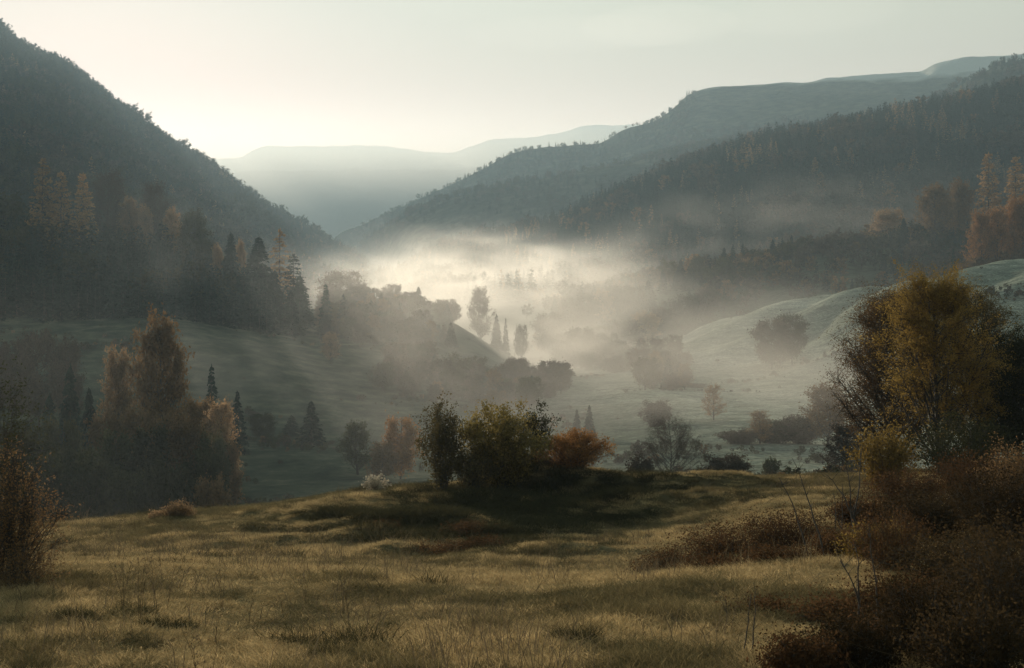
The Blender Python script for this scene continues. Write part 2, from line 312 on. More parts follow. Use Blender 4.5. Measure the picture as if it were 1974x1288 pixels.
def mistnodes(t,v):
    geo=N(t,'ShaderNodeNewGeometry') if False else N(t,'ShaderNodeTexCoord')
    pos=geo.outputs['Object']
    sp=N(t,'ShaderNodeSeparateXYZ'); t.links.new(pos,sp.inputs[0])
    mp=N(t,'ShaderNodeMapping'); mp.inputs['Scale'].default_value=(.011,.008,.022); t.links.new(pos,mp.inputs[0])
    no=N(t,'ShaderNodeTexNoise'); no.inputs['Scale'].default_value=1; no.inputs['Detail'].default_value=2.5; t.links.new(mp.outputs[0],no.inputs['Vector'])
    # wavy top: height above the valley floor lowered or raised by the noise
    top=N(t,'ShaderNodeMath',operation='MULTIPLY_ADD'); top.inputs[1].default_value=-95; t.links.new(no.outputs['Fac'],top.inputs[0]); t.links.new(sp.outputs['Z'],top.inputs[2])
    fz=N(t,'ShaderNodeMapRange',interpolation_type='SMOOTHSTEP'); t.links.new(top.outputs[0],fz.inputs['Value'])
    for a,b in (('From Min',-100),('From Max',-32),('To Min',1),('To Max',0)): fz.inputs[a].default_value=b
    # the bank starts farther off towards the right-hand slope
    cx=N(t,'ShaderNodeMapRange'); t.links.new(sp.outputs['X'],cx.inputs['Value'])
    for a,b in (('From Min',0),('From Max',200),('To Min',0),('To Max',-520)): cx.inputs[a].default_value=b
    ys=N(t,'ShaderNodeMath',operation='ADD'); t.links.new(sp.outputs['Y'],ys.inputs[0]); t.links.new(cx.outputs[0],ys.inputs[1])
    def mr(src,a0,a1,b0,b1):
        q=N(t,'ShaderNodeMapRange',interpolation_type='SMOOTHSTEP'); t.links.new(src,q.inputs['Value'])
        for nm,b in zip(('From Min','From Max','To Min','To Max'),(a0,a1,b0,b1)): q.inputs[nm].default_value=b
        return q.outputs[0]
    fa=mr(ys.outputs[0],430,720,0,1); fb0=mr(sp.outputs['Y'],130,420,.07,.34); fbx=mr(sp.outputs['X'],45,120,1,.22); fq=N(t,'ShaderNodeMath',operation='MULTIPLY'); t.links.new(fb0,fq.inputs[0]); t.links.new(fbx,fq.inputs[1]); fb=fq.outputs[0]; fc=mr(sp.outputs['Y'],240,430,0,.55)
    fd=mr(sp.outputs['X'],25,110,1,0); fe=N(t,'ShaderNodeMath',operation='MULTIPLY'); t.links.new(fc,fe.inputs[0]); t.links.new(fd,fe.inputs[1])
    ff=N(t,'ShaderNodeMath',operation='MAXIMUM'); t.links.new(fb,ff.inputs[0]); t.links.new(fe.outputs[0],ff.inputs[1]); fb=ff.outputs[0]
    fy=N(t,'ShaderNodeMath',operation='MAXIMUM'); t.links.new(fa,fy.inputs[0]); t.links.new(fb,fy.inputs[1])
    m1=N(t,'ShaderNodeMath',operation='MULTIPLY'); t.links.new(fz.outputs[0],m1.inputs[0]); t.links.new(fy.outputs[0],m1.inputs[1])
    # wisps
    mp2=N(t,'ShaderNodeMapping'); mp2.inputs['Scale'].default_value=(.021,.012,.05); mp2.inputs['Rotation'].default_value=(0,.45,.3); t.links.new(pos,mp2.inputs[0])
    n2=N(t,'ShaderNodeTexNoise'); n2.inputs['Scale'].default_value=1; n2.inputs['Detail'].default_value=3; n2.inputs['Distortion'].default_value=.6; t.links.new(mp2.outputs[0],n2.inputs['Vector'])
    wv=mr(n2.outputs['Fac'],.38,.66,.15,1.9); mw=N(t,'ShaderNodeMath',operation='MULTIPLY'); t.links.new(wv,mw.inputs[0]); t.links.new(m1.outputs[0],mw.inputs[1]); m1=mw
    lf=mr(sp.outputs['X'],-105,-15,.06,1); rx=mr(sp.outputs['X'],-20,170,1,.24); lr=N(t,'ShaderNodeMath',operation='MULTIPLY'); t.links.new(lf,lr.inputs[0]); t.links.new(rx,lr.inputs[1]); lf=lr.outputs[0]; ml=N(t,'ShaderNodeMath',operation='MULTIPLY'); t.links.new(lf,ml.inputs[0]); t.links.new(m1.outputs[0],ml.inputs[1]); m1=ml
    # single drifting puffs
    acc=m1.outputs[0]
    for c,r,a in PUFFS:
        mp3=N(t,'ShaderNodeMapping',vector_type='POINT'); mp3.inputs['Scale'].default_value=tuple(1/q for q in r); mp3.inputs['Location'].default_value=tuple(-u/q for u,q in zip(c,r)); t.links.new(pos,mp3.inputs[0])
        ln=N(t,'ShaderNodeVectorMath',operation='LENGTH'); t.links.new(mp3.outputs[0],ln.inputs[0])
        pf=mr(ln.outputs['Value'],.1,1,a,0); pw=N(t,'ShaderNodeMath',operation='MULTIPLY'); t.links.new(pf,pw.inputs[0]); t.links.new(wv,pw.inputs[1])
        ad=N(t,'ShaderNodeMath',operation='ADD'); t.links.new(acc,ad.inputs[0]); t.links.new(pw.outputs[0],ad.inputs[1]); acc=ad.outputs[0]
    class _o: outputs=[acc]
    m1=_o
    m2=N(t,'ShaderNodeMath',operation='MULTIPLY'); m2.inputs[1].default_value=MIST; t.links.new(m1.outputs[0],m2.inputs[0]); t.links.new(m2.outputs[0],v.inputs['Density'])
MIST=0.0082
mist=box('mist',(-520,85,-58),(900,1900,75),volmat('mist_air',(1,.96,.89),MIST,.62,mistnodes),'bright low mist lying along the valley floor')

def farnodes(t,v):
    tc=N(t,'ShaderNodeTexCoord'); sp=N(t,'ShaderNodeSeparateXYZ'); t.links.new(tc.outputs['Object'],sp.inputs[0])
    def mr(src,a0,a1,b0,b1):
        q=N(t,'ShaderNodeMapRange',interpolation_type='SMOOTHSTEP'); t.links.new(src,q.inputs['Value'])
        for nm,b in zip(('From Min','From Max','To Min','To Max'),(a0,a1,b0,b1)): q.inputs[nm].default_value=b
        return q.outputs[0]
    a=mr(sp.outputs['Z'],60,630,.0014,0); b=mr(sp.outputs['Y'],3300,4300,0,1); m=N(t,'ShaderNodeMath',operation='MULTIPLY')
    t.links.new(a,m.inputs[0]); t.links.new(b,m.inputs[1]); t.links.new(m.outputs[0],v.inputs['Density'])
box('mist',(-7000,3300,-61),(8000,5950,640),volmat('far_mist_air',(1,.96,.90),.001,.5,farnodes),'pale mist filling the valley before the farthest ridge')
mf=bpy.data.materials['far_mist_air']; mf.cycles.volume_step_rate=.4
def ellipsoid(name,c,r,mat,label,n=24,k=48):
    th=np.linspace(0,np.pi,n); ph=np.linspace(0,2*np.pi,k,endpoint=False); T_,P_=np.meshgrid(th[1:-1],ph,indexing='ij')
    V=np.stack([np.sin(T_)*np.cos(P_),np.sin(T_)*np.sin(P_),np.cos(T_)],-1).reshape(-1,3); V=np.concatenate([V,[[0,0,1],[0,0,-1]]])*np.array(r)
    m=n-2; F_=[(i*k+j,(i+1)*k+j,(i+1)*k+(j+1)%k,i*k+(j+1)%k) for i in range(m-1) for j in range(k)]
    F_+= [(m*k,j,(j+1)%k) for j in range(k)]+[(m*k+1,(m-1)*k+(j+1)%k,(m-1)*k+j) for j in range(k)]
    me=bpy.data.meshes.new(name); me.from_pydata(V.tolist(),[],F_); me.materials.append(mat); o=link(name,me); o.location=c; return tag(o,label,kind='stuff')
M_cloud=volmat('cloud_vapour',(1,.98,.95),.0007,.3)
for (cx_,row_),r_,lb in (((1270,52),(620,900,16),'faint thin streak of cloud over the right half of the valley'),((1120,66),(900,800,11),'faintest cloud streak just below the first'),((1560,30),(700,900,12),'faint cloud streak near the top of the sky at the right')):
    ellipsoid('cloud',(at(cx_,9500),9500,9500*(HY-row_)/F),r_,M_cloud,lb)
cam=bpy.data.cameras.new('camera'); co=link('camera',cam); scene.camera=co
cam.sensor_width=36; cam.lens=36*F/1974; cam.shift_y=-(644-HY)/1974; cam.clip_start=.1; cam.clip_end=20000
co.location=(0,0,0); co.rotation_euler=(R(90),0,0)
scene.render.engine='CYCLES'
cy=scene.cycles; cy.use_denoising=True; cy.volume_bounces=0; cy.max_bounces=6; cy.diffuse_bounces=3; cy.transmission_bounces=4; cy.transparent_max_bounces=8
cy.volume_step_rate=1.0; cy.volume_max_steps=256
mist.data.materials[0].cycles.volume_step_rate=0.5
cy.use_adaptive_sampling=False
vs=scene.view_settings; vs.view_transform='Standard'; vs.look='None'; vs.exposure=0.42; vs.gamma=1
# ------------------------------------------------------------------ plants: unit-height meshes, one pair (trunk, crown) per species and variant
def unit(v): return v/(np.linalg.norm(v,axis=-1,keepdims=True)+1e-9)
def bez(p0,p1,p2,n):
    t=np.linspace(0,1,n)[:,None]; return p0*(1-t)**2+2*p1*t*(1-t)+p2*t*t
def gen_broad(seed,env,zc0,nl,ns,nleaf,leaf,sig,rise=.55,tr=.017,asp=.55,top=.9,low=.6,clump=1.0,tw=(.06,.15),droop=0):
    g=np.random.default_rng(seed); T=MB(); C=MB()
    n=9; zz=np.linspace(-.02,top,n); wig=np.cumsum(g.normal(0,.008,(n,2)),0); wig-=wig[0]
    P=np.column_stack([wig,zz]); T.tube(P,tr,tr*.18,6)
    SA=[];SB=[]
    for i in range(nl):
        s=zc0*low+(top*.97-zc0*low)*((i+g.uniform(0,1))/nl)
        p0=np.array([np.interp(s,zz,P[:,0]),np.interp(s,zz,P[:,1]),s])
        ze=min(.985,max(s+rise*(1-s)*g.uniform(.5,1.1),zc0+.02)-droop*g.uniform(0,1)*(1-s))
        az=i*2.39996+g.normal(0,.35); rr=env(ze)*g.uniform(.62,1.1)
        p2=np.array([p0[0]+rr*math.cos(az),p0[1]+rr*math.sin(az),ze])
        p1=p0*.45+p2*.55; p1[2]=p0[2]+(p2[2]-p0[2])*g.uniform(.25,.45)
        B=bez(p0,p1,p2,6); r0=max(tr*.5*(1-s*.8),tr*.12); T.tube(B,r0,r0*.22,4)
        outw=np.array([math.cos(az),math.sin(az),0])
        for j in range(ns):
            tt=g.uniform(.3,1); a=B[0]*(1-tt)**2+2*p1*tt*(1-tt)+p2*tt*tt
            d=unit(outw*.6+np.array([0,0,.5-droop])+g.normal(0,.65,3)); l=g.uniform(*tw)
            b=a+d*l; rad=math.hypot(b[0]-p0[0],b[1]-p0[1]); T.tube(np.array([a,(a+b)/2+g.normal(0,.006,3),b]),r0*.3,r0*.1,3)
            SA.append(a);SB.append(b)
    SA=np.array(SA);SB=np.array(SB)
    wgt=g.uniform(0,1,len(SA))**clump; wgt/=wgt.sum()
    k=g.choice(len(SA),nleaf,p=wgt); tt=g.uniform(.1,1.1,nleaf)[:,None]
    c=SA[k]*(1-tt)+SB[k]*tt+g.normal(0,1,(nleaf,3))*sig*g.uniform(.3,1.3,nleaf)[:,None]
    kt=g.uniform(0,1,len(SA))[k]*.6+g.uniform(0,1,nleaf)*.4
    C.leaves(c,leaf,asp,g=g,tint=kt)
    return T,C
def gen_conifer(seed,r=.17,levels=24,per=8,m=9,spray=.05,z0=.04,droop=.35,pw=.85,sparse=1.0,rag=.25,tr=.014):
    g=np.random.default_rng(seed); T=MB(); C=MB()
    T.tube(np.array([[0,0,-.02],[0.002,0.001,.5],[0,0,.985]]),tr,.002,6)
    cs=[];ax=[];sz=[];ti=[]
    for i in range(levels):
        z=z0+(.985-z0)*(max(0,i+g.uniform(-.3,.3))/levels)**.92; z=max(z,z0)
        for j in range(max(3,int(per*(1-z*.45)*sparse))):
            az=g.uniform(0,6.283); l=r*(1-z)**pw*g.uniform(1-rag,1+rag)+.012
            d=np.array([math.cos(az),math.sin(az),0]); dz=-droop*l*g.uniform(.5,1.4)
            if tr and l>.05: T.tube(np.array([[0,0,z],[d[0]*l*.9,d[1]*l*.9,z+dz*.8]]),tr*.18,tr*.05,3)
            tt=np.sqrt(g.uniform(.02,1,m)); side=np.array([-d[1],d[0],0])
            P=d*l*tt[:,None]+side*(g.normal(0,.22,m)*l*tt)[:,None]+np.array([0,0,1])*(z+dz*tt**1.5+g.normal(0,.006,m))[:,None]
            A=unit(d*1.0+side*g.normal(0,.7,m)[:,None]+np.array([0,0,-.45]))
            cs.append(P);ax.append(A);sz.append(np.full(m,spray)*(.55+.6*(1-z)));ti.append(np.full(m,g.uniform(0,1)))
    C.leaves(np.concatenate(cs),np.concatenate(sz),.45,np.concatenate(ax),.25,g=g,tint=np.concatenate(ti))
    top=np.array([[0,0,.97]]*6)+g.normal(0,.004,(6,3)); C.leaves(top,.05,.3,np.array([[0,0,1.]]*6),.2,g=g)
    return T,C
def gen_shrub(seed,rad,stems,ns,nleaf,leaf,sig,asp=.55,fan=.8,flat=1.0,tr=.012,env=None,tw=(.08,.2),wig=.02,bare=.0):
    """multi-stemmed: stems fan out from the base to a domed outline"""
    g=np.random.default_rng(seed); T=MB(); C=MB(); SA=[];SB=[]
    for i in range(stems):
        az=i*2.39996+g.normal(0,.3); q=math.sqrt((i+.5)/stems)*g.uniform(.8,1.1)
        rr=rad*q; ze=(env(q) if env else math.sqrt(max(0,1-min(q,1)**2*.8)))*g.uniform(.72,1.02)
        b=np.array([math.cos(az),math.sin(az),0])*rad*.16*g.uniform(.1,1)
        p0=b+np.array([0,0,-.03]); p2=np.array([rr*math.cos(az),rr*math.sin(az),ze*flat]); p1=p0*.5+p2*.5; p1[2]=p2[2]*.62; p1[:2]-=(p2[:2]-p0[:2])*.12
        B=bez(p0,p1,p2,7)+np.concatenate([np.zeros((1,3)),g.normal(0,wig,(6,3))]); T.tube(B,tr*g.uniform(.6,1),tr*.12,4)
        for j in range(ns):
            tt=g.uniform(.05,1)**.8; k=min(int(tt*6),5); f=tt*6-k; a=B[k]*(1-f)+B[k+1]*f
            d=unit(unit(p2-p0)*.5+np.array([math.cos(az)*.4,math.sin(az)*.4,.3])+g.normal(0,.6,3)); l=g.uniform(*tw)*(1.2-.5*tt)
            e=a+d*l; e[2]=max(e[2],.01); T.tube(np.array([a,(a+e)/2+g.normal(0,.01,3),e]),tr*.28,tr*.07,3); SA.append(a);SB.append(e)
    SA=np.array(SA);SB=np.array(SB)
    if nleaf:
        wg=g.uniform(0,1,len(SA))+bare*0; wg/=wg.sum(); k=g.choice(len(SA),nleaf,p=wg); tt=g.uniform(.15,1.1,nleaf)[:,None]
        c=SA[k]*(1-tt)+SB[k]*tt+g.normal(0,1,(nleaf,3))*sig; c[:,2]=np.abs(c[:,2])
        C.leaves(c,leaf,asp,g=g,tint=g.uniform(0,1,len(SA))[k]*.6+g.uniform(0,1,nleaf)*.4)
    return T,C
def e_round(z): return .40*math.sqrt(max(.02,1-((z-.56)/.46)**2))
def e_ovate(z):
    x=min(max((z-.12)/.88,0.001),1); return .27*max(1e-4,math.sin(math.pi*x**.72))**.8+.015
def e_tall(z):
    x=min(max((z-.10)/.90,.001),1); return .20*max(1e-4,math.sin(math.pi*x**.62))**.75+.015
def e_cone(z):
    x=min(max((z-.08)/.92,.001),1); return .30*(1-x)**.75*min(1,x*6)+.02
def e_birch(z):
    x=min(max((z-.1)/.9,.001),1); return .46*max(1e-4,math.sin(math.pi*x**.9))**.85+.02
# species: (generator, natural half width, variants)
SP={
 'round':(lambda s:gen_broad(s,e_round,.10,40,11,9500,.036,.036,rise=.22,tr=.020,low=.9),.42,3),
 'ovate':(lambda s:gen_broad(s,e_ovate,.10,40,11,9000,.028,.026,rise=.45,low=.4),.28,3),
 'tall':(lambda s:gen_broad(s,e_tall,.10,38,10,8000,.024,.022,rise=.5,low=.4),.21,3),
 'bare':(lambda s:gen_broad(s,e_tall,.14,44,18,9000,.016,.022,rise=.55,tr=.016,asp=.35),.21,2),
 'birch':(lambda s:gen_broad(s,e_birch,.08,48,24,10500,.013,.022,rise=.6,tr=.013,asp=.4,tw=(.08,.2)),.48,2),
 'cone':(lambda s:gen_broad(s,e_cone,.08,34,8,4800,.026,.020,rise=.25),.30,2),
 'spruce':(lambda s:gen_conifer(s,r=.19,levels=30,per=10,m=11,spray=.058),.19,3),
 'fat_spruce':(lambda s:gen_conifer(s,r=.27,levels=32,per=13,m=14,spray=.062,pw=.8),.27,2),
 'lacy':(lambda s:gen_conifer(s,r=.19,levels=26,per=8,m=16,spray=.042,droop=.15,pw=.55,rag=.5),.17,2),
 'larch':(lambda s:gen_conifer(s,r=.2,levels=30,per=10,m=12,spray=.042,droop=-.15,pw=.6,rag=.3),.2,2),
 'dome':(lambda s:gen_shrub(s,.62,40,14,9000,.055,.045),.62,3),
 # forest filling: lighter meshes
 'f_spruce':(lambda s:gen_conifer(s,r=.2,levels=16,per=7,m=5,spray=.095,tr=.012,rag=.35),.2,3),
 'f_broad':(lambda s:gen_broad(s,e_round,.16,16,5,700,.085,.035,tr=.02),.42,3),
 'f_larch':(lambda s:gen_conifer(s,r=.21,levels=15,per=6,m=4,spray=.07,droop=-.15),.2,2),
}
_cache={}
def meshes(sp,var,mat,bark):
    k=(sp,var)
    if k not in _cache:
        T,C=SP[sp][0](1000+hash(sp)%1+sum(map(ord,sp))*7+var*31)
        _cache[k]=(T.mesh('trunk',None,True),C.mesh('crown',None))
    a,b=_cache[k]
    for src,mm in ((a,bark),(b,mat)):
        kk=(src.name,mm.name)
        if kk not in _cache:
            d=src.copy(); d.materials.append(mm); _cache[kk]=d
    return _cache[(a.name,bark.name)],_cache[(b.name,mat.name)]
_n=[0]
def plant(name,cat,label,sp,mat,px,Y,ytop,w=None,bark=None,group=None,var=None,parts=('trunk','crown'),sink=.15,hgt=None):
    X=at(px,Y); z=float(H(np.array([X]),np.array([Y]))[0])-sink
    h=hgt if hgt else Y*(HY-ytop)/F-z
    _n[0]+=1
    v=_n[0]%SP[sp][2] if var is None else var%SP[sp][2]
    tm,cm=meshes(sp,v,LM[mat],bark or M_bark)
    o=link(name,None); o.location=(X,Y,z); o.empty_display_size=.1
    s=(w*Y/F/2/SP[sp][1]) if w else h*random.uniform(.92,1.08)
    o.scale=(s,s,h); o.rotation_euler=(0,0,random.uniform(0,6.28) if w is None else random.choice([0,1.57,3.14,4.71]))
    link(parts[0],tm,o)
    if cm: link(parts[1],cm,o)
    tag(o,label,cat,group); return o
random.seed(5)
def unique_shrub(name,cat,label,px,Y,ytop,w,mat,leaf_m,nleaf,stems=26,ns=12,bark=None,sink=.05,seed=1,group=None,sig_m=.07,asp=.55,parts=('stems','leaves'),tr_m=.025,env=None,wig=.02,tw=(.08,.2),tall=None,dx=0):
    """a near shrub with a mesh of its own; leaf size and stem radius in metres"""
    X=at(px,Y); z=float(H(np.array([X]),np.array([Y]))[0])-sink; h=tall or Y*(HY-ytop)/F-z
    rad=w*Y/F/2/h
    T,C=gen_shrub(seed,rad,stems,ns,nleaf,leaf_m/h,sig_m/h,asp=asp,tr=tr_m/h,env=env,wig=wig,tw=tw)
    o=link(name,None); o.location=(X,Y,z); o.scale=(h,h,h); o.rotation_euler=(0,0,0); o.empty_display_size=.1
    link(parts[0],T.mesh(parts[0],bark or M_bark,True),o)
    if nleaf: link(parts[1],C.mesh(parts[1],LM[mat]),o)
    tag(o,label,cat,group); return o
def unique_tree(name,label,px,Y,ytop,w,mat,env,envw,leaf_m,nleaf,nl=40,ns=16,seed=1,zc0=.1,bark=None,sig_m=.18,rise=.5,tr=.016,tw=(.06,.15),asp=.5,cat='tree',low=.6,clump=1.0,droop=0,top=.9):
    X=at(px,Y); z=float(H(np.array([X]),np.array([Y]))[0])-.1; h=Y*(HY-ytop)/F-z
    k=w*Y/F/2/h/envw
    T,C=gen_broad(seed,lambda q:env(q)*k,zc0,nl,ns,nleaf,leaf_m/h,sig_m/h,rise=rise,tr=tr,asp=asp,tw=tw,low=low,clump=clump,droop=droop,top=top)
    o=link(name,None); o.location=(X,Y,z); o.scale=(h,h,h); o.empty_display_size=.1
    link('trunk',T.mesh('trunk',bark or M_bark,True),o); link('crown',C.mesh('crown',LM[mat]),o)
    tag(o,label,cat); return o

# ---- knoll in the middle
unique_shrub('shrub','shrub','narrow dark olive shrub at the left end of the knoll clump',854,55.5,766,98,'olive',.11,7500,stems=18,ns=24,seed=11,sig_m=.12,env=lambda q:1-.25*q*q,bark=M_bark)
unique_shrub('shrub','shrub','broad bushy shrub with golden crown beside the rusty orange bush',966,56,773,205,'yellowgreen',.11,20000,stems=40,ns=26,seed=12,sig_m=.13,env=lambda q:1-.35*q*q,wig=.035)
unique_shrub('shrub','shrub','low dark shrub joining the two shrubs of the knoll clump',912,54.8,848,100,'olive',.10,6000,stems=30,ns=18,seed=19,sig_m=.12)
unique_shrub('shrub','shrub','thin wispy shrub rising behind the golden crowned bush',1038,57.5,772,62,'dark',.10,2200,stems=8,ns=14,seed=13,sig_m=.12,env=lambda q:1-.2*q)
unique_shrub('bush','bush','rusty orange bush on the dark mound of the knoll',1106,57.2,828,168,'orange',.085,15000,stems=60,ns=18,seed=14,sig_m=.12,env=lambda q:1-.55*q*q)
unique_shrub('bush','bush','small whitish seed bush left of the knoll shrubs',724,57,914,62,'seed',.10,1300,stems=26,ns=9,seed=15,sig_m=.06,tr_m=.015,bark=M_pale)
unique_shrub('bush','bush','low golden bush on the far left crest of the meadow',345,52.5,970,62,'pale',.09,2600,stems=26,ns=10,seed=16,sig_m=.1,tr_m=.012)
unique_shrub('bush','bush','low straggly pale bush beside the golden crest bush',305,52.3,986,50,'pale',.08,900,stems=18,ns=8,seed=17,sig_m=.08,tr_m=.012)
for px,Y,yt,w,lb,s in ((850,38.5,1052,190,'low reddish bramble patch in front of the knoll',21),(935,39,1040,110,'thin brown bramble with upright twigs below the knoll',22),(740,45,1008,90,'small rust bramble on the shaded left bank of the knoll',23),(905,44,1012,120,'dark rust bramble under the middle shrubs of the knoll',24)):
    unique_shrub('bramble','bramble',lb,px,Y,yt,w,'rust',.055,4500,stems=60,ns=9,seed=s,sig_m=.09,tr_m=.010,wig=.04)
# ---- left edge
unique_shrub('bush','bush','dark leafy bush with speckled leaves cut by the left edge',20,23,858,225,'brown',.05,7500,stems=46,ns=34,seed=31,sig_m=.06,tr_m=.02)
unique_shrub('shrub','shrub','tall sparse twiggy shrub at the left edge',-10,25,655,170,'dark',.06,3200,stems=22,ns=26,seed=32,sig_m=.12,tr_m=.02,env=lambda q:1-.3*q)
unique_shrub('bramble','bramble','low bare bramble arching at the foot of the left bush',45,21.5,1045,190,'brown',.045,1800,stems=40,ns=12,seed=33,sig_m=.07,tr_m=.008,wig=.05)
# ---- big trees at the right
unique_tree('tree','large golden leaved tree with dark branching trunk at the right',1812,54,522,262,'gold',e_ovate,.28,.078,78000,nl=52,ns=34,seed=41,zc0=.06,sig_m=.13,rise=.75,clump=2.5,tr=.016,low=.3,tw=(.05,.16))
unique_tree('tree','brownish tree standing behind the left side of the golden tree',1722,62,545,200,'brown',e_ovate,.28,.082,76000,nl=80,ns=28,seed=42,zc0=.04,sig_m=.22,clump=.7,rise=.45)
unique_tree('tree','darker olive tree right behind the golden tree',1895,59,545,190,'olive',e_ovate,.28,.085,36000,nl=54,ns=28,seed=43,zc0=.04,sig_m=.16,rise=.45)
unique_tree('tree','dark round tree cut by the right edge',1965,56,628,210,'dark',e_round,.42,.11,36000,nl=60,ns=22,seed=44,zc0=.04,sig_m=.26,rise=.25)
unique_shrub('bush','bush','golden leaved bush under the left side of the golden tree',1705,50,815,135,'gold',.10,9000,stems=30,ns=16,seed=45,sig_m=.16,env=lambda q:1-.4*q*q)
unique_shrub('bush','bush','dark olive bush under the golden tree',1860,48,800,230,'dark',.10,13000,stems=40,ns=16,seed=46,sig_m=.18)
# ---- thicket at the right, near
TH=[(1745,38,905,190,'rust','rust brown thicket bush directly below the golden tree'),(1880,36,870,230,'rust','tall rust thicket bush below the dark right edge tree'),(1985,33,850,200,'brown','tall brown thicket bush at the right edge'),
 (1665,33,965,150,'rust','dark red thicket bush behind the bare saplings'),(1800,29,950,230,'umber','broad dark thicket bush in the middle of the right corner'),(1935,26,905,260,'umber','very dark tall thicket bush at the right edge of the frame'),
 (1700,25,1030,150,'gold','thicket bush with scattered yellow leaves in the right corner'),(1850,20,1040,330,'umber','large black looking thicket bush in the lower right corner'),(1975,17,1000,330,'umber','nearest dark thicket bush at the lower right edge'),(1760,17,1130,260,'rust','low rust bramble at the bottom of the right corner')]
for i,(px,Y,yt,w,mt,lb) in enumerate(TH):
    unique_shrub('thicket_bush','bush',lb,px,Y,yt,w,mt,.06 if Y>24 else .045,13000,stems=60,ns=24,seed=51+i,sig_m=.13,tr_m=.012,env=lambda q:1-.4*q*q,wig=.03)
BR=[(1300,29,1068,170,'low bramble at the left end of the reddish bramble row'),(1400,29.5,1016,230,'reddish bramble in the middle of the bramble row'),(1520,30,988,250,'tall reddish bramble at the right end of the bramble row'),(1620,27,1030,150,'bramble between the bramble row and the bare saplings'),(1290,25.5,1120,130,'lowest bramble before the left end of the reddish row'),(1390,25.5,1092,190,'spreading bramble before the middle of the reddish row'),(1510,25,1072,220,'dense bramble before the right end of the reddish row'),
 (1480,17.5,1190,170,'low brown bramble near the bottom edge of the meadow'),(1610,17,1165,200,'brown bramble in front of the reddish row'),(1690,14.5,1210,200,'brown bramble at the bottom edge beside the dark corner')]
for i,(px,Y,yt,w,lb) in enumerate(BR):
    unique_shrub('bramble','bramble',lb,px,Y,yt,w,'rust',.05 if Y>20 else .04,9500 if Y>20 else 5500,stems=70,ns=14,seed=71+i,sig_m=.11,tr_m=.009,wig=.04,env=lambda q:1-.45*q*q)
TH2=[(1930,13.5,1030,300,'umber','black foliage bush filling the lower right corner'),(1790,13,1120,240,'umber','dark bush low in front of the black corner bush'),(1650,12.5,1190,210,'umber','low dark bramble at the bottom edge left of the corner'),(1880,11.5,1150,260,'umber','dark bush at the very bottom right of the frame'),(1545,12,1230,170,'rust','low brown bramble at the bottom edge farthest from the corner'),(1720,22,985,190,'rust','rust bush between the saplings and the black corner')]
for i,(px,Y,yt,w,mt,lb) in enumerate(TH2):
    unique_shrub('thicket_bush','bush',lb,px,Y,yt,w,mt,.036,11000,stems=60,ns=26,seed=91+i,sig_m=.08,tr_m=.008,env=lambda q:1-.4*q*q,wig=.035)
# bare saplings
for px,Y,yt,lb,s,lean in ((1690,27,860,'tall bare sapling with two leaning stems before the thicket',81,0),(1625,26.5,885,'leaning bare sapling left of the taller one',82,1),(1655,30,930,'thin bare sapling behind the bramble row',83,0),(1555,14.5,1120,'bare forked twig leaning from the brambles at the bottom edge',84,1),(1470,17,1130,'thin bare twig standing in the low brown bramble',85,1),(1710,15.5,1010,'bare twig rising before the black corner bush',86,0)):
    X=at(px-60,Y) if lean else at(px-30,Y); z=float(H(np.array([X]),np.array([Y]))[0])-.1; h=Y*(HY-yt)/F-z
    g=np.random.default_rng(s); T=MB()
    for q in range(3 if not lean else 2):
        tip=np.array([(-.22 if lean else .02)-.16*q+g.normal(0,.03),g.normal(0,.1),1-.14*q]); base=np.array([.12*g.normal(),.05*g.normal(),0])
        P=bez(base,np.array([base[0]*.5+tip[0]*.35,0,.55]),tip,9)+g.normal(0,.006,(9,3)); T.tube(P,.011,.002,5)
        for j in range(9):
            t_=g.uniform(.3,.98); k=min(int(t_*8),7); a=P[k]; e=a+unit(np.array([g.normal(0,.6),g.normal(0,.6),.8]))*g.uniform(.06,.16); T.tube(np.array([a,(a+e)/2+g.normal(0,.006,3),e]),.003,.0012,3)
    o=link('bare_sapling',T.mesh('bare_sapling',M_bark,True)); o.location=(X,Y,z); o.scale=(h,h,h); tag(o,lb,'sapling')

